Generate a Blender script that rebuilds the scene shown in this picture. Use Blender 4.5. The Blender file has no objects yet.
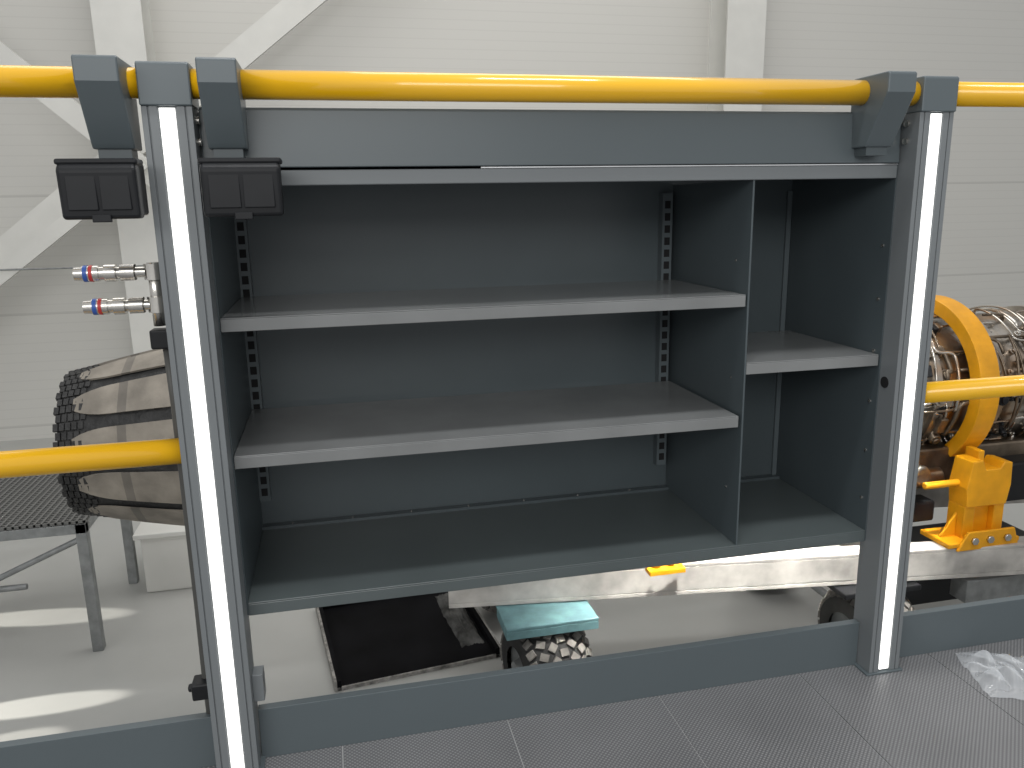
import bpy, bmesh, math, random
from mathutils import Vector, Matrix, noise
random.seed(7)
S=bpy.context.scene
S.view_settings.view_transform='Standard'
COL=bpy.context.collection

# ---------------- materials ----------------
def mat(name,col,rough=0.5,metal=0.0,noise=0.0,nscale=8,bump=0.0,bscale=60,emit=0,coat=0,spec=0.5,alpha=1,trans=0,col2=None):
    m=bpy.data.materials.new(name); m.use_nodes=True
    nt=m.node_tree; N=nt.nodes; L=nt.links; b=N['Principled BSDF']
    b.inputs['Base Color'].default_value=(*col,1); b.inputs['Roughness'].default_value=rough
    b.inputs['Metallic'].default_value=metal; b.inputs['Coat Weight'].default_value=coat; b.inputs['Coat Roughness'].default_value=.06
    b.inputs['Specular IOR Level'].default_value=spec
    b.inputs['Alpha'].default_value=alpha; b.inputs['Transmission Weight'].default_value=trans
    tc=N.new('ShaderNodeTexCoord')
    if noise>0:
        n=N.new('ShaderNodeTexNoise'); n.inputs['Scale'].default_value=nscale; n.inputs['Detail'].default_value=5
        L.new(tc.outputs['Object'],n.inputs['Vector'])
        r=N.new('ShaderNodeMapRange'); r.inputs['From Min'].default_value=0.3; r.inputs['From Max'].default_value=0.7
        r.inputs['To Min'].default_value=1-noise; r.inputs['To Max'].default_value=1+noise
        L.new(n.outputs['Fac'],r.inputs['Value'])
        mx=N.new('ShaderNodeMix'); mx.data_type='RGBA'; mx.blend_type='MULTIPLY'; mx.inputs['Factor'].default_value=1
        mx.inputs[6].default_value=(*col,1); L.new(r.outputs['Result'],mx.inputs[7]); L.new(mx.outputs[2],b.inputs['Base Color'])
        if col2:
            n3=N.new('ShaderNodeTexNoise'); n3.inputs['Scale'].default_value=4.5; n3.inputs['Detail'].default_value=3
            L.new(tc.outputs['Object'],n3.inputs['Vector'])
            rp=N.new('ShaderNodeValToRGB'); rp.color_ramp.elements[0].position=.47; rp.color_ramp.elements[0].color=(*col,1); rp.color_ramp.elements[1].position=.6; rp.color_ramp.elements[1].color=(*col2,1)
            L.new(n3.outputs['Fac'],rp.inputs['Fac']); L.new(rp.outputs['Color'],mx.inputs[6])
    if bump>0:
        n2=N.new('ShaderNodeTexNoise'); n2.inputs['Scale'].default_value=bscale; n2.inputs['Detail'].default_value=3
        L.new(tc.outputs['Object'],n2.inputs['Vector'])
        bp=N.new('ShaderNodeBump'); bp.inputs['Strength'].default_value=bump; bp.inputs['Distance'].default_value=0.01
        L.new(n2.outputs['Fac'],bp.inputs['Height']); L.new(bp.outputs['Normal'],b.inputs['Normal'])
    if emit>0:
        b.inputs['Emission Color'].default_value=(1,0.985,0.95,1); b.inputs['Emission Strength'].default_value=emit
    return m
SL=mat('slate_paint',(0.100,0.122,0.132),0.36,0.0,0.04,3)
SLI=mat('slate_paint_shaded',(0.070,0.088,0.096),0.34,0.0,0.08,4)  # same slate darkened: interior shade put into the colour
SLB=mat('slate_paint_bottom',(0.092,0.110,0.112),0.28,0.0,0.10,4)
SLS=mat('shelf_paint_lit',(0.205,0.212,0.212),0.20,0.0,0.12,6)  # lighter than the slate: front light on the shelves put into the colour
POST=mat('post_paint',(0.175,0.190,0.198),0.42,0.0,0.03,3)
YEL=mat('yellow_paint',(0.92,0.50,0.006),0.3,0,0.03,3,coat=0.9)
YEL2=mat('stand_yellow',(0.82,0.37,0.008),0.4,0,0.12,12)
LED=mat('led_diffuser',(0.9,0.9,0.88),0.4,emit=1.4)
BLK=mat('black_plastic',(0.010,0.011,0.013),0.42,0,0.1,30,spec=.3)
RUB=mat('black_rubber',(0.035,0.035,0.035),0.7,0,0.2,20,spec=.2)
HOSE=mat('hose_grey',(0.07,0.07,0.065),0.5)
GAPLT=mat('gap_light_metal',(0.75,0.76,0.77),0.25,0.9,0.05,20)  # bright metal, only for the strip imitating light in the fascia gap
CHR=mat('nickel_fitting',(0.62,0.60,0.56),0.25,0.95,0.1,40)
RED=mat('red_band',(0.5,0.03,0.03),0.4); BLU=mat('blue_band',(0.03,0.10,0.40),0.4)
WHT=mat('white_steel',(0.66,0.655,0.62),0.5,0,0.05,4)
BEAM=mat('beam_white',(0.50,0.48,0.45),0.6,0,0.35,7)
PET=mat('nozzle_petal',(0.245,0.220,0.185),0.7,0.0,0.3,9,0.3,30)
PET2=mat('petal_band',(0.16,0.145,0.125),0.7,0.0,0.3,9)
DRK=mat('nozzle_dark',(0.030,0.030,0.030),0.65,0.2,0.4,25,0.6,70)
ENG=mat('engine_metal',(0.48,0.44,0.39),0.3,0.95,0.5,9,0.25,25,col2=(.40,.27,.17))
ENG2=mat('engine_metal_dark',(0.20,0.16,0.12),0.4,0.85,0.4,12,0.2,30)
PIPE=mat('pipe_metal',(0.62,0.59,0.54),0.25,0.95,0.25,14,col2=(.42,.31,.22))
TEAL=mat('teal_paint',(0.13,0.25,0.27),0.5,0,0.25,15)
GALV=mat('galvanised',(0.24,0.25,0.25),0.5,0.2,0.2,20)
TRAY=mat('tray_black',(0.004,0.004,0.005),0.8,0,0.5,5,spec=.1)
DUST=mat('tray_rim_dusty',(0.26,0.25,0.235),0.8,0,0.6,30)
TREAD=mat('tyre_tread_dusty',(0.17,0.162,0.15),0.85,0,0.35,25,spec=.2)
BAG=mat('clear_plastic',(0.92,0.96,1.0),0.06,0,0,alpha=0.30,spec=1.0)
HOLE=mat('hole_black',(0.006,0.006,0.007),0.8)

# ---------------- mesh builder ----------------
class B:
    def __init__(s): s.bm=bmesh.new(); s.mats=[]; s.mi=0
    def m(s,mt):
        if mt not in s.mats: s.mats.append(mt)
        s.mi=s.mats.index(mt); return s
    def face(s,vs,smooth=False):
        try: f=s.bm.faces.new(vs)
        except ValueError: return
        f.material_index=s.mi; f.smooth=smooth
    def box(s,x0,x1,y0,y1,z0,z1,M=None):
        c=[Vector(p) for p in ((x0,y0,z0),(x1,y0,z0),(x1,y1,z0),(x0,y1,z0),(x0,y0,z1),(x1,y0,z1),(x1,y1,z1),(x0,y1,z1))]
        if M: c=[M@p for p in c]
        v=[s.bm.verts.new(p) for p in c]
        for f in ((0,3,2,1),(4,5,6,7),(0,1,5,4),(1,2,6,5),(2,3,7,6),(3,0,4,7)): s.face([v[i] for i in f])
        return s
    def prism(s,poly,a,b,axis='x'):
        def P(u,v,w): return {'x':(w,u,v),'y':(u,w,v),'z':(u,v,w)}[axis]
        A=[s.bm.verts.new(P(u,v,a)) for u,v in poly]; C=[s.bm.verts.new(P(u,v,b)) for u,v in poly]
        n=len(poly); s.face(A[::-1]); s.face(C)
        for i in range(n): s.face([A[i],A[(i+1)%n],C[(i+1)%n],C[i]])
        return s
    def tube(s,pts,r,seg=12,cap=True):
        pts=[Vector(p) for p in pts]; n=len(pts)
        rs=r if isinstance(r,(list,tuple)) else [r]*n
        rings=[]; up=None
        for i,p in enumerate(pts):
            t=(pts[min(i+1,n-1)]-pts[max(i-1,0)])
            if t.length<1e-9: t=(pts[min(i+2,n-1)]-pts[max(i-2,0)])
            t.normalize()
            if up is None: up=Vector((0,0,1)) if abs(t.z)<0.9 else Vector((0,1,0))
            a=t.cross(up).normalized(); up=a.cross(t).normalized()
            rings.append([s.bm.verts.new(p+(a*math.cos(2*math.pi*k/seg)+up*math.sin(2*math.pi*k/seg))*rs[i]) for k in range(seg)])
        for i in range(n-1):
            for k in range(seg): s.face([rings[i][k],rings[i+1][k],rings[i+1][(k+1)%seg],rings[i][(k+1)%seg]],True)
        if cap: s.face(rings[0]); s.face(rings[-1][::-1])
        return s
    def stepped(s,prof,p0,d,seg=24):
        p0=Vector(p0); d=Vector(d).normalized()
        up=Vector((0,0,1)) if abs(d.z)<0.9 else Vector((0,1,0))
        a=d.cross(up).normalized(); u=a.cross(d).normalized()
        for i in range(len(prof)-1):
            rr=[]
            for t,r in (prof[i],prof[i+1]):
                rr.append([s.bm.verts.new(p0+d*t+(a*math.cos(2*math.pi*k/seg)+u*math.sin(2*math.pi*k/seg))*max(r,1e-4)) for k in range(seg)])
            for k in range(seg): s.face([rr[0][k],rr[1][k],rr[1][(k+1)%seg],rr[0][(k+1)%seg]],True)
        return s
    def done(s,name,parent=None,bevel=0,segs=2):
        bmesh.ops.recalc_face_normals(s.bm,faces=s.bm.faces)
        me=bpy.data.meshes.new(name); s.bm.to_mesh(me); s.bm.free()
        for mt in s.mats: me.materials.append(mt)
        o=bpy.data.objects.new(name,me); COL.objects.link(o)
        if parent: o.parent=parent
        if bevel:
            md=o.modifiers.new('bevel','BEVEL'); md.width=bevel; md.segments=segs; md.limit_method='ANGLE'; md.angle_limit=math.radians(40)
        return o
def empty(name):
    e=bpy.data.objects.new(name,None); COL.objects.link(e); e.empty_display_size=0.1; return e

W=1.2593; HW=0.034
HF=-1.2   # hall floor height
# ---------------- room ----------------
def floor_mat():
    m=bpy.data.materials.new('hall_floor_epoxy'); m.use_nodes=True; nt=m.node_tree; N=nt.nodes;L=nt.links;b=N['Principled BSDF']
    tc=N.new('ShaderNodeTexCoord'); n=N.new('ShaderNodeTexNoise'); n.inputs['Scale'].default_value=1.2; n.inputs['Detail'].default_value=6
    L.new(tc.outputs['Object'],n.inputs['Vector']); r=N.new('ShaderNodeValToRGB')
    r.color_ramp.elements[0].position=.3; r.color_ramp.elements[0].color=(.37,.375,.36,1); r.color_ramp.elements[1].position=.7; r.color_ramp.elements[1].color=(.46,.46,.44,1)
    L.new(n.outputs['Fac'],r.inputs['Fac']); L.new(r.outputs['Color'],b.inputs['Base Color']); b.inputs['Roughness'].default_value=.3
    return m
B().m(floor_mat()).box(-9,14,-6,7.0,HF-0.1,HF).done('floor')
def wall_mat():
    m=bpy.data.materials.new('ribbed_wall_panel'); m.use_nodes=True; nt=m.node_tree; N=nt.nodes;L=nt.links;b=N['Principled BSDF']
    tc=N.new('ShaderNodeTexCoord'); sp=N.new('ShaderNodeSeparateXYZ'); L.new(tc.outputs['Object'],sp.inputs[0])
    def band(period,width):
        d=N.new('ShaderNodeMath'); d.operation='DIVIDE'; d.inputs[1].default_value=period; L.new(sp.outputs['Z'],d.inputs[0])
        f=N.new('ShaderNodeMath'); f.operation='FRACT'; L.new(d.outputs[0],f.inputs[0])
        c=N.new('ShaderNodeMath'); c.operation='LESS_THAN'; c.inputs[1].default_value=width; L.new(f.outputs[0],c.inputs[0]); return c
    a=band(0.09,0.12); c=band(1.08,0.022)
    m1=N.new('ShaderNodeMath'); m1.operation='MULTIPLY'; m1.inputs[1].default_value=0.10; L.new(a.outputs[0],m1.inputs[0])
    m2=N.new('ShaderNodeMath'); m2.operation='MULTIPLY_ADD'; m2.inputs[1].default_value=0.25; L.new(c.outputs[0],m2.inputs[0]); L.new(m1.outputs[0],m2.inputs[2])
    mx=N.new('ShaderNodeMix'); mx.data_type='RGBA'; mx.inputs[6].default_value=(.61,.60,.565,1); mx.inputs[7].default_value=(.30,.29,.27,1)
    L.new(m2.outputs[0],mx.inputs['Factor']); L.new(mx.outputs[2],b.inputs['Base Color']); b.inputs['Roughness'].default_value=.55
    return m
B().m(wall_mat()).box(-9,14,7.0,7.1,HF,6).done('wall_back')
def column(x0,x1):
    b=B().m(WHT); b.box(x0,x1,6.6,6.62,HF,6); b.box(x0,x1,6.98,7.0,HF,6); xm=(x0+x1)/2; b.box(xm-.01,xm+.01,6.62,6.98,HF,6)
    return b
column(-1.64,-1.24).done('steel_column'); column(4.22,4.64).done('steel_column')
def brace(p,q,w=.2,y=6.5):
    (x0,z0),(x1,z1)=p,q; L=math.hypot(x1-x0,z1-z0); a=math.atan2(z1-z0,x1-x0)
    M=Matrix.Translation((x0,y,z0))@Matrix.Rotation(-a,4,'Y')
    B().m(WHT).box(0,L,-.03,.03,-w/2,w/2,M).done('cross_brace')
brace((-4.4,-.85),(2.2,4.35),.22,6.5)
brace((-4.4,4.1),(-1.0,1.0),.18,6.38)
brace((-4.6,-1.15),(-1.3,1.35),.12,6.26)
B().m(GALV).tube([(-6,6.15,.5),(-1.3,6.15,.48)],.008).done('wall_cable')

# ---------------- platform ----------------
def plat_mat():
    m=bpy.data.materials.new('studded_platform'); m.use_nodes=True; nt=m.node_tree; N=nt.nodes;L=nt.links;b=N['Principled BSDF']
    tc=N.new('ShaderNodeTexCoord'); mp=N.new('ShaderNodeMapping'); mp.inputs['Scale'].default_value=(170,170,0); mp.inputs['Rotation'].default_value=(0,0,.785)
    L.new(tc.outputs['Object'],mp.inputs['Vector'])
    v=N.new('ShaderNodeTexVoronoi'); v.inputs['Randomness'].default_value=0; v.inputs['Scale'].default_value=1; L.new(mp.outputs[0],v.inputs['Vector'])
    r=N.new('ShaderNodeValToRGB'); r.color_ramp.elements[0].position=.2; r.color_ramp.elements[0].color=(.27,.27,.275,1); r.color_ramp.elements[1].position=.45; r.color_ramp.elements[1].color=(.125,.128,.134,1)
    L.new(v.outputs['Distance'],r.inputs['Fac'])
    n=N.new('ShaderNodeTexNoise'); n.inputs['Scale'].default_value=5; n.inputs['Detail'].default_value=6; L.new(tc.outputs['Object'],n.inputs['Vector'])
    mr=N.new('ShaderNodeMapRange'); mr.inputs['To Min'].default_value=.8; mr.inputs['To Max'].default_value=1.2; L.new(n.outputs['Fac'],mr.inputs['Value'])
    mx=N.new('ShaderNodeMix'); mx.data_type='RGBA'; mx.blend_type='MULTIPLY'; mx.inputs['Factor'].default_value=1; L.new(r.outputs['Color'],mx.inputs[6]); L.new(mr.outputs[0],mx.inputs[7])
    L.new(mx.outputs[2],b.inputs['Base Color']); b.inputs['Roughness'].default_value=.42
    bp=N.new('ShaderNodeBump'); bp.invert=True; bp.inputs['Strength'].default_value=.35; bp.inputs['Distance'].default_value=.002; L.new(v.outputs['Distance'],bp.inputs['Height']); L.new(bp.outputs[0],b.inputs['Normal'])
    return m
e=empty('raised_platform')
PM=plat_mat()
b=B().m(PM)
xs=[1.09+.305*k for k in range(-16,18)]
for i in range(len(xs)-1): b.box(xs[i]+.001,xs[i+1]-.001,-2.6,.09,-.012,0)
b.done('deck_tiles',e)
B().m(mat('seam_light',(.45,.45,.45),.6)).box(xs[0],xs[-1],-2.6,.09,-.05,-.0015).done('deck_seam_base',e)
B().m(POST).box(xs[0],xs[-1],.0,.09,-.2,-.05).done('edge_beam',e)
for k,xx in enumerate((-3,-.8,2,5)): B().m(POST).box(xx,xx+.1,-.02,.08,HF,-.2).done('support_leg_%d'%k,e)

# toe board
b=B().m(SL)
for a,c in ((-3.5,-.036),(HW+.002,W-HW-.002),(W+HW+.002,5.5)):
    b.prism([(.0387,0),(.0427,0),(.0427,.0925),(.055,.0925),(.055,.0965),(.0387,.0965)],a,c,'x')
b.done('toe_board',None,.0008)

# ---------------- posts ----------------
for i,px in enumerate((0.0,W)):
    e=empty('guard_post')
    prof=[(-HW,.0),(-.026,.0),(-.026,.0025),(-.024,.0025),(-.024,.0),(-.013,.0),(-.013,.004),(.013,.004),(.013,.0),(.024,.0),(.024,.0025),(.026,.0025),(.026,.0),(HW,.0),(HW,.062),(-HW,.062)]
    B().m(POST).prism([(px+u,v) for u,v in prof],0.004,1.092,'z').done('post_body',e,.0006)
    B().m(SL).prism([(-.004,1.092),(-.004,1.148),(-.001,1.151),(.062,1.151),(.066,1.147),(.066,1.092)],px-HW-.001,px+HW+.001,'x').done('post_cap',e,.002)
    B().m(LED).box(px-.0108,px+.0108,.0005,.0039,.008,1.0895).done('led_strip',e,.001)
    B().m(SL).box(px-.042,px+.042,-.004,.07,.0,.004).done('base_plate',e,.001)
    b=B().m(CHR)
    sx=px+(HW if i==0 else -HW); dn=1 if i==0 else -1
    for z in (1.075,1.045): b.stepped([(0,.006),(.004,.006),(.005,.0001)],(sx,.03,z),(dn,0,0),12)
    b.done('side_bolts',e)
    if i==1:
        B().m(HOLE).stepped([(0,.011),(.0012,.011),(.0014,.0001)],(sx,.03,.605),(-1,0,0),16).done('cable_hole',e)
    else:
        B().m(POST).box(HW,HW+.018,.02,.05,.125,.175).done('hinge_tab',e,.001)

# rails
RY=.022; RZ=.9496+.1368*(1.257+RY)
b=B().m(YEL)
for a,c in ((-3.4,-HW-.0015),(HW+.0015,W-HW-.0015),(W+HW+.0015,5.4)): b.tube([(a,RY,RZ),(c,RY,RZ)],.0208,32)
b.done('handrail')
B().m(YEL).tube([(-3.4,.03,.578),(-HW-.001,.03,.578)],.0205,32).done('mid_rail')
B().m(YEL).tube([(W+HW+.001,.03,.578),(5.4,.03,.578)],.0205,32).done('mid_rail')

# brackets
def bracket(x0,x1):
    poly=[(-.045,1.148),(-.042,1.151),(.048,1.151),(.052,1.147),(.052,1.034),(.004,1.034),(.000,1.040),(-.045,1.118)]
    e=empty('rail_bracket')
    B().m(SL).prism(poly,x0,x1,'x').done('bracket_body',e,.003)
    b=B().m(SLI); b.box(x0+.006,x1-.006,.008,.045,1.020,1.034); b.done('bracket_foot',e)
bracket(-.104,-.048); bracket(.050,.103); bracket(1.124,1.177)

# socket boxes
def sbox(x0,x1):
    e=empty('socket_enclosure')
    z0,z1=.938,1.016
    B().m(BLK).box(x0+.004,x1-.004,-.035,.012,z0+.004,z1-.002).done('back_box',e,.004)
    B().m(BLK).prism([(-.062,z0),(-.037,z0),(-.037,z1-.004),(-.058,z1-.004),(-.066,z1-.012)],x0,x1,'x').done('hinged_lid',e,.005,3)
    xm=(x0+x1)/2
    B().m(BLK).box(x0-.002,x1+.002,-.060,-.02,z1-.006,z1+.002).done('lid_hood',e,.003)
    b=B().m(BLK)
    b.box(x0+.010,xm-.002,-.0655,-.058,z0+.012,z1-.020); b.box(xm+.002,x1-.010,-.0655,-.058,z0+.012,z1-.020)
    b.box(xm-.012,xm+.012,-.065,-.058,z0-.004,z0+.006)
    b.done('lid_relief',e,.0012)
sbox(-.136,-.0365); sbox(.044,.151)

# couplings
def coupling(z,x0,x1,y):
    e=empty('air_hose_coupling')
    L=x1-x0
    B().m(CHR).stepped([(0,.006),(0,.010),(.012,.0105),(.012,.012),(.034,.012),(.034,.010),(.042,.010),(.042,.013),(.058,.013),(.058,.009),(.066,.009),(.066,.011),(.082,.011),(.082,.008),(L,.008)],(x0,y,z),(1,0,0),20).done('coupler_body',e)
    B().m(BLU).stepped([(.013,.0124),(.019,.0124)],(x0,y,z),(1,0,0),20).done('blue_ring',e)
    B().m(RED).stepped([(.021,.0124),(.026,.0124)],(x0,y,z),(1,0,0),20).done('red_ring',e)
    B().m(CHR).stepped([(0,.0135),(.02,.0135)],(x0+.064,y,z),(1,0,0),6).done('hex_nut',e)
coupling(.858,-.162,-.063,.05); coupling(.808,-.155,-.058,.05)
e=empty('air_hose')
B().m(CHR).tube([(-.052,.05,.872),(-.052,.05,.775)],.009).done('manifold',e)
B().m(CHR).stepped([(-.012,.0001),(-.012,.014),(.012,.014),(.012,.0001)],(-.052,.05,.858),(0,0,1),6).stepped([(-.012,.0001),(-.012,.014),(.012,.014),(.012,.0001)],(-.052,.05,.808),(0,0,1),6).done('tee_fittings',e)
B().m(BLK).box(-.066,-.038,.035,.065,.740,.770).done('hose_clamp',e,.003)
B().m(HOSE).tube([(-.046,.052,.745),(-.044,.052,.65),(-.044,.054,.3),(-.045,.054,.16),(-.044,.054,.01)],.0065,14).done('hose',e)
B().m(BLK).box(-.066,-.036,.03,.066,.135,.165).tube([(-.066,.05,.15),(-.074,.05,.15)],.007).done('lower_clamp',e,.003)

# ---------------- cabinet ----------------
e=empty('storage_shelf_cabinet')
XL,XR,XP=.0362,1.2225,.941; YF,YB=.045,.384; ZB,ZT=.297,.982
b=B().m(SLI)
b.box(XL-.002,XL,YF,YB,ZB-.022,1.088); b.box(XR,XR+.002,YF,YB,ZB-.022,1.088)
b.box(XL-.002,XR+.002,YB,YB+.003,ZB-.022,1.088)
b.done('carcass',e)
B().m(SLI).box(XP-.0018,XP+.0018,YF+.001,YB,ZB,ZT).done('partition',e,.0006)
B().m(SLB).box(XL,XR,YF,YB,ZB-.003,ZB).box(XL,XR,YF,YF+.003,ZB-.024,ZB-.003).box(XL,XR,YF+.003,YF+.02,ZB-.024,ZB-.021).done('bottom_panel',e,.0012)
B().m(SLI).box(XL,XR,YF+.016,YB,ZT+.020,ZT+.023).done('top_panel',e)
B().m(POST).prism([(YF-.002,ZT),(YF+.016,ZT),(YF+.016,ZT+.023),(YF-.002,ZT+.023)],XL,XR,'x').done('top_lip',e,.0015)
B().m(GAPLT).box(XL+.42,XR,YF-.003,YF+.004,ZT+.0235,ZT+.0255).done('gap_light_strip',e)  # added bright strip imitates light leaking between fascia and lip
B().m(SL).prism([(YF-.006,1.0088),(YF+.008,1.0088),(YF+.012,1.092),(YF+.004,1.097),(YF+.000,1.092)],XL,XR,'x').done('fascia',e,.0015)
B().m(SL).box(XL,XR,YF+.008,YB,1.085,1.088).done('roof_panel',e)
def shelf(name,x0,x1,z,r=0):
    b=B().m(SLS); y0=YF+.002
    b.box(x0,x1,y0,YB-.022,z-.002,z)
    b.box(x0,x1,y0,y0+.003,z-.022,z-.002); b.box(x0,x1,y0+.003,y0+.016,z-.022,z-.020)
    b.box(x0,x0+.002,y0+.003,YB-.022,z-.018,z-.002); b.box(x1-.002,x1,y0+.003,YB-.022,z-.018,z-.002)
    b.done(name,e,.0012)
shelf('shelf_upper',XL+.0005,XP-.005,.782); shelf('shelf_lower',XL+.0005,XP-.008,.5563); shelf('shelf_small',XP+.003,XR-.002,.656)
def upright(name,x0,x1,z0,z1):
    b=B().m(SL); y0=YB-.022
    b.box(x0,x1,y0,YB,z0,z1)
    b.m(HOLE); xm=(x0+x1)/2; z=z0+.012
    while z<z1-.02:
        b.box(xm-.0062,xm+.0062,y0-.0006,y0+.001,z,z+.016); z+=.0255
    b.done(name,e)
upright('slotted_upright_a',XL+.0005,XL+.022,.36,.965)
upright('slotted_upright_b',XP-.034,XP-.012,.36,.965)
B().m(SL).box(XR-.012,XR-.001,YB-.006,YB,.30,.965).done('corner_strip',e)
b=B().m(SL)
for z in (.782,.5563):
    for xx in (XL+.001,XP-.006): b.prism([(YB-.014,z-.004),(YF+.06,z-.004),(YF+.07,z-.02),(YB-.014,z-.05)],xx,xx+.002,'x')
b.done('shelf_brackets',e)
b=B().m(CHR)
for z in (.36,.46,.56,.66,.76,.86): b.stepped([(0,.0035),(.002,.0035),(.003,.0001)],(XR,YF+.02,z),(-1,0,0),10)
for z in (.40,.62,.84): b.stepped([(0,.0025),(.001,.0025),(.0015,.0001)],(XP-.0018,YF+.05,z),(-1,0,0),8)
for k in range(9): b.stepped([(0,.0025),(.001,.0025),(.0015,.0001)],(XL+.06+k*.125,YB-.012,ZB+.006),(0,0,1),8)
b.done('rivets',e)
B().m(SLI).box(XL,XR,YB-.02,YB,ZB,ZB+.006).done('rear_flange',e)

# ---------------- jet engine ----------------
e=empty('jet_engine')
EY,EZ=1.993,.078
def P(x,R,th): return (x,EY-R*math.cos(th),EZ+R*math.sin(th))   # th=0 faces platform
b=B().m(ENG)
prof=[(-.28,.33),(-.28,.385),(-.24,.395),(-.24,.37),(.0,.37),(.0,.385),(.03,.385),(.03,.365),(.7,.35),(.7,.375),(.73,.375),(.73,.345),(1.3,.33),(1.3,.36),(1.34,.36),(1.34,.32),(1.9,.31),(1.9,.34),(1.93,.34),(1.93,.31),(2.45,.30),(2.45,.34),(2.49,.34),(2.49,.31),(2.78,.305),(2.78,.33),(2.81,.33),(2.81,.30),(3.1,.30),(3.1,.33),(3.14,.33),(3.14,.305),(3.5,.31),(3.5,.335),(3.54,.335),(3.54,.31),(4.1,.32),(4.1,.34),(4.15,.34),(4.15,.2)]
b.stepped(prof,(0,EY,EZ),(1,0,0),72); b.done('casing',e)
b=B().m(PIPE)
for fx,fr in ((2.49,.33),(2.81,.32),(3.14,.32),(3.54,.325),(.03,.377),(-.24,.383)):
    for k in range(48):
        th=2*math.pi*k/48; b.tube([P(fx,fr,th),P(fx+.012,fr,th)],.006,6)
b.done('flange_bolts',e)
NX=.14  # nozzle offset along the engine axis
b=B().m(DRK)
b.stepped([(-.92+NX,.262),(-.90+NX,.275),(-.80+NX,.295),(-.42+NX,.372)],(0,EY,EZ),(1,0,0),72); b.stepped([(-.92+NX,.262),(-.92+NX,.25),(-.5+NX,.22)],(0,EY,EZ),(1,0,0),72)
for k in range(54):
    th=2*math.pi*k/54
    for j in range(5):
        x0=-.93+j*.022; R=.270+(x0+.92)*.21+.003
        c=P(x0+NX+(.008 if k%2 else 0),R,th)
        M=Matrix.Translation(c)@Matrix.Rotation(-th,4,'X')
        b.box(0,.016,-.007,.008,-.0135,.0135,M)
b.done('nozzle_seal_flaps',e)
def petals(name,n,off,x0,x1,R0,R1,hw,lift,mt,band=False):
    b=B().m(mt); na,nt=8,16
    for k in range(n):
        c=2*math.pi*(k+off)/n; g=[];g2=[]
        for j in range(nt+1):
            t=j/nt; x=x0+(x1-x0)*t; R=R0+(R1-R0)*t+lift*math.sin(math.pi*min(1,t*1.05))**.7
            w=hw*(1-.12*t)*(1 if t<.74 else math.sqrt(max(.2,1-((t-.74)/.26)**2*.80)))
            row=[];row2=[]
            for i in range(na+1):
                u=-1+2*i/na; th=c+u*w; rr=R*(1+.40*w*w*(u*u-.5))
                row.append(b.bm.verts.new(P(x+NX,rr,th))); row2.append(b.bm.verts.new(P(x+NX,rr-.008,th)))
            g.append(row); g2.append(row2)
        for j in range(nt):
            if band: b.m(PET2 if j in (10,) else mt)
            for i in range(na):
                b.face([g[j][i],g[j][i+1],g[j+1][i+1],g[j+1][i]],False); b.face([g2[j][i],g2[j+1][i],g2[j+1][i+1],g2[j][i+1]],False)
            b.face([g[j][0],g[j+1][0],g2[j+1][0],g2[j][0]]); b.face([g[j][na],g2[j][na],g2[j+1][na],g[j+1][na]])
        for i in range(na): b.face([g[nt][i],g[nt][i+1],g2[nt][i+1],g2[nt][i]])
    b.done(name,e)
petals('nozzle_petals',12,.42,-.36,-.865,.388,.290,.205,.006,PET,True)
petals('nozzle_under_petals',12,.92,-.38,-.89,.370,.276,.10,.002,DRK)
random.seed(3)
b=B().m(PIPE)
def smooth(pts,k=3):
    for _ in range(k):
        q=[pts[0]]
        for i in range(len(pts)-1):
            a,c=Vector(pts[i]),Vector(pts[i+1]); q+= [tuple(a*.75+c*.25),tuple(a*.25+c*.75)]
        q.append(pts[-1]); pts=q
    return pts
def pipe(x,th,R,r,steps):
    pts=[P(x,R-.03,th),P(x,R,th)]
    for dx,dt in steps:
        n=max(1,int(abs(dt)/.15))
        for q in range(n):
            x+=dx/n; th+=dt/n; pts.append(P(x,R,th))
    pts.append(P(x,R-.03,th)); b.tube(smooth(pts,2),r,8)
for i in range(120):
    x=random.uniform(2.5,3.9) if i<105 else random.uniform(.1,2.0); th=random.uniform(-1.3,1.5)
    if i%3==0: b.m(ENG2)
    else: b.m(PIPE)
    st=[]
    for q in range(random.randint(2,4)):
        if random.random()<.5: st.append((random.uniform(-.25,.3),0))
        else: st.append((random.uniform(-.03,.03),random.uniform(-.9,.9)))
    pipe(x,th,random.uniform(.322,.343),random.choice([.005,.006,.008,.011]),st)
b.done('piping',e)
b=B()
for i in range(150):
    x=random.uniform(2.5,3.9); th=random.uniform(-1.5,1.2); b.m(random.choice([ENG,ENG2,PIPE,BLK]))
    if abs(x-3.0)<.10: continue
    M=Matrix.Translation(P(x,.305,th))@Matrix.Rotation(-th,4,'X')
    sx,sy,sz=random.uniform(.012,.05),random.uniform(.02,.05),random.uniform(.012,.04)
    if abs(x-3)-.05<sx+.05: sx=.012
    if random.random()<.5: b.box(-sx,sx,-sy,.0,-sz,sz,M)
    else:
        q=[M@Vector((0,.01,0)),M@Vector((0,-sy,0))]; b.tube([q[0],q[1]],sz*.8,16); b.tube([q[1],M@Vector((0,-sy-.01,0))],sz*.5,12)
b.done('accessories',e,.004)
b=B().m(ENG2)
b.box(2.5,3.5,EY-.26,EY+.16,EZ-.45,EZ-.26); b.m(BLK).box(3.15,3.4,EY-.36,EY-.1,EZ-.52,EZ-.33); b.m(ENG).tube([(2.6,EY-.25,EZ-.40),(2.9,EY-.25,EZ-.40)],.05,20).tube([(2.75,EY-.33,EZ-.36),(2.75,EY-.1,EZ-.36)],.045,20)
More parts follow.
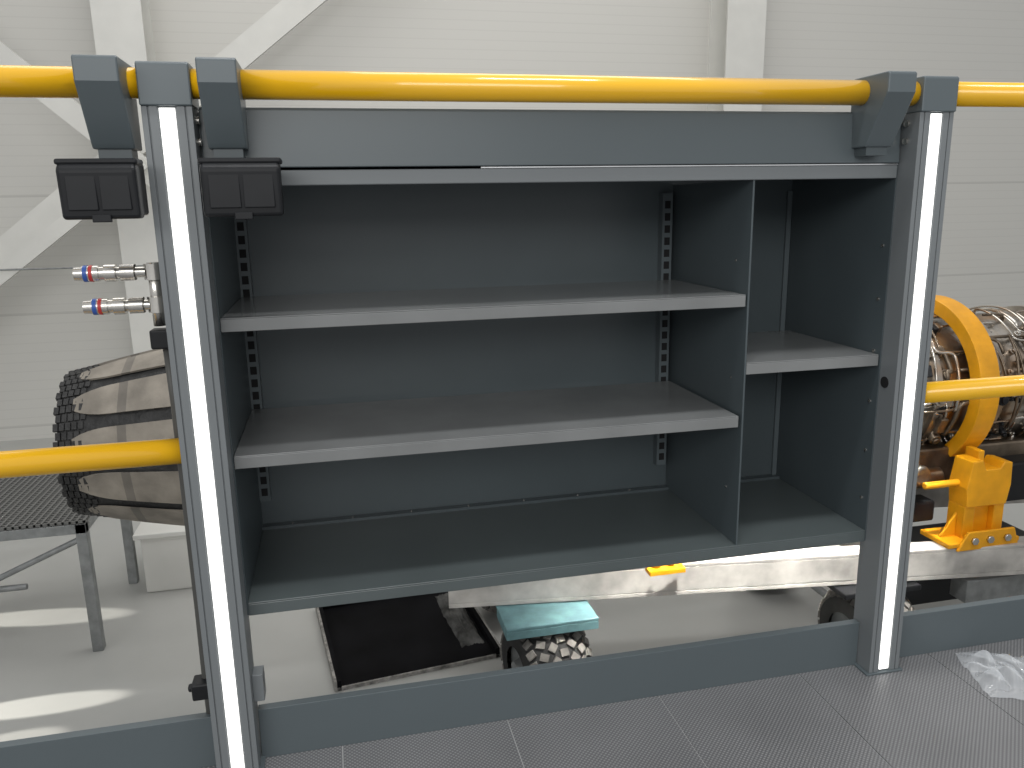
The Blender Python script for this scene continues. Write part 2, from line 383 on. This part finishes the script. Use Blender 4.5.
b.m(BLK).box(2.62,2.86,EY-.30,EY-.2,EZ-.60,EZ-.50).tube([(3.05,EY-.3,EZ-.48),(3.5,EY-.3,EZ-.50)],.03,16)
b.done('gearbox',e,.012)

# ---------------- trailer + stand ----------------
e=empty('engine_transport_trailer')
p1=Vector((.60,1.806,0)); p2=Vector((4.2,1.325,0)); d=(p2-p1); Lb=d.length; an=math.atan2(d.y,d.x)
M=Matrix.Translation(p1)@Matrix.Rotation(an,4,'Z')
b=B().m(BEAM); b.box(0,Lb,-.0,.05,-.72,-.70,M); b.box(0,Lb,0,.012,-.70,-.59,M); b.box(0,Lb,0,.09,-.59,-.575,M)
b.box(0,Lb,.8,.85,-.72,-.575,M); b.box(0,.08,.05,.8,-.70,-.60,M); b.box(Lb-.08,Lb,.05,.8,-.70,-.60,M); b.box(1.9,1.98,.05,.8,-.70,-.60,M)
b.done('frame_beams',e,.003)
b=B().m(TEAL)
b.box(.80,1.19,1.58,1.78,-.735,-.722); b.box(.80,1.19,1.58,1.595,-.772,-.735); b.box(.80,.812,1.595,1.78,-.772,-.735); b.box(.92,1.06,1.90,1.96,-.98,-.735); b.box(.80,1.19,1.78,1.98,-.735,-.722)
b.done('jack_bracket',e,.003)
def wheel(cx,cy,rot,n,r=.225,w=.28):
    cz=HF+r+.004
    T=Matrix.Translation((cx,cy,cz))@Matrix.Rotation(rot,4,'Z')
    ax=T.to_3x3()@Vector((1,0,0)); c=Vector((cx,cy,cz))
    def crown(t): return r-.014-.055*abs(t/(w/2))**2.4
    b=B().m(RUB)
    pr=[(-w/2-.004,.09)]+[(t*w/2,crown(t*w/2)) for t in [-1+.2*k for k in range(11)]]+[(w/2+.004,.09)]
    b.stepped(pr,c,ax,48)
    b.m(TREAD); n1=24
    for k in range(n1):
        for j,q in enumerate((-3,-2,-1,0,1,2,3)):
            t=q*w*.148
            th=2*math.pi*(k+(.5 if j%2 else 0))/n1
            tilt=(-.75,-.35,-.1,0,.1,.35,.75)[j]
            Mx=T@Matrix.Rotation(th,4,'X')@Matrix.Translation((t,0,crown(t)))@Matrix.Rotation(tilt,4,'Y')@Matrix.Rotation((.3,-.5,.8,.0,-.8,.5,-.3)[j],4,'Z')
            b.box(-.018,.018,-.015,.015,-.012,.009,Mx)
    b.m(GALV).stepped([(-w/2-.01,.0001),(-w/2-.01,.03),(-w/2+.03,.04),(-w/2+.02,.1),(w/2-.02,.1),(w/2-.03,.04),(w/2+.01,.03),(w/2+.01,.0001)],c,ax,32)
    b.done(n,e)
wheel(1.0,1.72,.2,'wheel_front'); wheel(2.50,1.62,.1,'wheel_rear'); wheel(1.0,2.6,0,'wheel_far_a'); wheel(2.50,2.5,0,'wheel_far_b')
b=B().m(BLK); b.box(2.28,2.66,1.50,1.72,-.750,-.725); b.box(2.7,3.6,1.75,2.1,-.98,-.74); b.m(GALV).box(2.9,3.7,1.5,1.6,-.85,-.74)
b.tube([(1.0,1.95,-.975),(1.0,2.35,-.975)],.02).tube([(2.50,1.86,-.975),(2.50,2.26,-.975)],.02)
b.done('undercarriage',e,.005)
B().m(YEL2).box(1.42,1.58,1.60,1.66,-.578,-.556).tube([(1.46,1.64,-.556),(1.46,1.64,-.52)],.022).tube([(1.53,1.64,-.556),(1.53,1.64,-.53)],.016).done('tie_down_clamp',e,.003)

e=empty('engine_support_stand')
X0=3.0
b=B().m(YEL2)
def ann(x0,x1,ri,ro,a0,a1,n=64):
    G=[]
    for k in range(n+1):
        th=a0+(a1-a0)*k/n
        G.append([b.bm.verts.new(P(x,R,th)) for x,R in ((x0,ri),(x1,ri),(x1,ro),(x0,ro))])
    for k in range(n):
        for i in range(4): b.face([G[k][i],G[k][(i+1)%4],G[k+1][(i+1)%4],G[k+1][i]],False)
    b.face(G[0]); b.face(G[-1])
ann(X0-.065,X0+.035,.345,.408,-.85,math.pi+.85)
b.done('clamp_ring',e,.003)
for sgn,nm in ((-1,'near'),(1,'far')):
    yc=EY+sgn*.40
    b=B().m(YEL2)
    b.prism([(X0-.12,-.40),(X0+.085,-.40),(X0+.10,-.31),(X0+.095,-.205),(X0+.055,-.20),(X0+.035,-.23),(X0-.04,-.23),(X0-.060,-.185),(X0-.11,-.19),(X0-.13,-.31)],yc-.06,yc+.05,'y')
    b.box(X0-.120,X0-.065,yc-.05,yc+.05,-.55,-.40); b.box(X0+.035,X0+.088,yc-.05,yc+.05,-.55,-.40); b.box(X0-.065,X0+.035,yc-.02,yc+.03,-.55,-.40)
    b.box(X0-.06,X0-.03,yc-.03,yc+.05,-.26,-.15)
    b.box(X0-.22,X0+.15,yc-.09,yc+.09,-.572,-.550)
    b.prism([(X0-.20,-.55),(X0-.12,-.55),(X0-.12,-.44)],yc-.01,yc+.005,'y')
    b.prism([(X0-.18,-.585),(X0-.13,-.50),(X0+.11,-.50),(X0+.14,-.585)],yc-.10,yc-.085,'y')
    b.tube([(X0-.30,yc,-.30),(X0-.05,yc,-.30)],.016)
    b.done('leg_'+nm,e,.004)
    b=B().m(CHR)
    for xx in (X0-.10,X0-.02,X0+.07): b.tube([(xx,yc-.10,-.54),(xx,yc-.112,-.54)],.017,6)
    b.done('bolts_'+nm,e)
# ---------------- other hall objects ----------------
e=empty('drip_tray')
MT=Matrix.Translation((.11,2.06,HF))@Matrix.Rotation(math.radians(7),4,'Z')
B().m(TRAY).box(.02,.76,.02,.78,.001,.008,MT).done('tray_base',e)
b=B().m(DUST); b.box(-.012,.0,-.0,.8,.0,.05,MT); b.box(.78,.79,.0,.8,.0,.05,MT); b.box(-.0,.78,.0,.008,.0,.018,MT); b.box(.0,.78,.79,.8,.0,.05,MT)
b.m(TRAY).box(.0,.02,.0,.8,.0,.05,MT).box(.76,.78,.0,.8,0,.05,MT).box(.02,.76,.78,.79,0,.05,MT).box(.02,.76,.008,.02,0,.018,MT)
b.done('tray_rim',e)
bm=bmesh.new(); bmesh.ops.create_grid(bm,x_segments=50,y_segments=50,size=.5)
for v in bm.verts:
    x,y=v.co.x,v.co.y; n=noise.fractal(Vector((x*4,y*4,3)),1,2,4)
    edge=max(0,1-max(abs(x),abs(y))*2)
    v.co=MT@Vector((.685+x*.12+n*.015,.42+y*.56+n*.03,.010+(.02+.03*abs(n))*min(1,edge*3)))
for f in bm.faces: f.smooth=True
me=bpy.data.meshes.new('cleaning_rag'); bm.to_mesh(me); me.materials.append(mat('rag_grey',(.085,.085,.082),.95,0,.5,14,spec=.1)); o=bpy.data.objects.new('cleaning_rag',me); COL.objects.link(o)

e=empty('work_table')
b=B().m(GALV); T=-.50; x0,x1,y0,y1=-2.4,-1.03,2.7,3.5
for xx in (x0,x1-.05):
    for yy in (y0,y1-.05): b.box(xx,xx+.05,yy,yy+.05,HF,T-.02)
b.box(x0,x1,y0,y0+.04,T-.07,T-.02); b.box(x0,x1,y1-.04,y1,T-.07,T-.02); b.box(x0,x0+.04,y0+.04,y1-.04,T-.07,T-.02); b.box(x1-.04,x1,y0+.04,y1-.04,T-.07,T-.02)
b.tube([(x1-.03,y0+.02,T-.1),(x1-.55,y0+.02,T-.32)],.015).tube([(x0,y0+.02,T-.32),(x1-.3,y0+.02,T-.32)],.015)
b.tube([(x1-.03,y1-.02,T-.1),(x1-.5,y1-.02,T-.35)],.015)
b.done('table_frame',e,.003)
b=B().m(mat('grating_dark',(.16,.16,.155),.5,.3))
for k in range(45): xx=x0+k*(x1-x0-.01)/44; b.box(xx,xx+.01,y0,y1,T-.02,T)
for k in range(27): yy=y0+k*(y1-y0-.01)/26; b.box(x0,x1,yy,yy+.01,T-.016,T-.003)
b.done('grating_top',e)
e=empty('white_pedestal')
B().m(WHT).box(-.95,-.5,3.3,3.8,HF,-.86).done('pedestal_body',e,.01)
B().m(WHT).box(-.98,-.47,3.27,3.83,-.86,-.83).done('pedestal_top',e,.005)

# plastic bag on deck
bm=bmesh.new(); bmesh.ops.create_grid(bm,x_segments=60,y_segments=60,size=.5)
for v in bm.verts:
    x,y=v.co.x,v.co.y; n=noise.fractal(Vector((x*2.2,y*2.2,9)),.9,2,3)
    rid=abs(noise.noise(Vector((x*5+y*2,y*2.5,1))))
    v.co=Vector((1.50+x*.15+y*.05+n*.012,-.075+y*.15-x*.05+n*.012,.002+(.006+.06*rid)*max(0,1-(max(abs(x),abs(y))*2)**3)))
for f in bm.faces: f.smooth=True
me=bpy.data.meshes.new('clear_plastic_bag'); bm.to_mesh(me); me.materials.append(BAG); o=bpy.data.objects.new('clear_plastic_bag',me); COL.objects.link(o)

# ---------------- light ----------------
w=bpy.data.worlds.new('world'); S.world=w; w.use_nodes=True
bg=w.node_tree.nodes['Background']; bg.inputs[0].default_value=(.98,.99,1,1); bg.inputs[1].default_value=.57
def area(name,loc,target,sx,sy,power,spread=180,col=(1,1,1)):
    l=bpy.data.lights.new(name,'AREA'); l.shape='RECTANGLE'; l.size=sx; l.size_y=sy; l.energy=power; l.spread=math.radians(spread); l.color=col
    o=bpy.data.objects.new(name,l); COL.objects.link(o); o.location=loc
    o.rotation_euler=(Vector(target)-Vector(loc)).to_track_quat('-Z','Y').to_euler(); return o
def spot(name,loc,target,deg,power,blend=.35,col=(1,.96,.88)):
    l=bpy.data.lights.new(name,'SPOT'); l.energy=power; l.spot_size=math.radians(deg); l.spot_blend=blend; l.shadow_soft_size=.01; l.color=col
    o=bpy.data.objects.new(name,l); COL.objects.link(o); o.location=loc
    o.rotation_euler=(Vector(target)-Vector(loc)).to_track_quat('-Z','Y').to_euler(); return o
area('rail_highlight_light',(.7,-.8,4.0),(.7,.2,0),2.0,.3,60)  # added overhead light, gives the handrail its highlight
area('front_fill',(-2.0,-7.0,3.4),(.6,0,.3),8,2.2,250,col=(1,.99,.97))  # added fill behind the camera, brightens the shelves; no window modelled
area('hall_fill_light',(1.5,3.5,5.5),(1.5,4,0),7,3,150,col=(1,.98,.94))  # added overhead fill for the hall and back wall
spot('sun_shaft_a',(-6,2.3,-.1),(-1.20,2.28,HF),2.0,5000)
spot('sun_shaft_b',(-7,4.0,.0),(-1.45,3.15,HF),2.0,5000)
spot('sun_shaft_c',(-5.5,1.2,.4),(-1.3,2.0,HF),2.6,2000)
area('window_sun_beam',(2.0,.7,4.5),(1.9,1.62,-.65),1.6,.2,14,8,(1,.97,.9))

# ---------------- camera ----------------
yaw,pitch,roll=.2175,-.2234,-.0178
f=Vector((math.sin(yaw)*math.cos(pitch),math.cos(yaw)*math.cos(pitch),math.sin(pitch)))
r=Vector((math.cos(yaw),-math.sin(yaw),0)); u=r.cross(f)
r2=r*math.cos(roll)+u*math.sin(roll); u2=-r*math.sin(roll)+u*math.cos(roll)
cd=bpy.data.cameras.new('camera'); co=bpy.data.objects.new('camera',cd); COL.objects.link(co)
Mx=Matrix((( r2.x,u2.x,-f.x,.2138),(r2.y,u2.y,-f.y,-1.257),(r2.z,u2.z,-f.z,.9496),(0,0,0,1)))
co.matrix_world=Mx; cd.sensor_width=36; cd.lens=795.2/1024*36; cd.clip_start=.02
S.camera=co
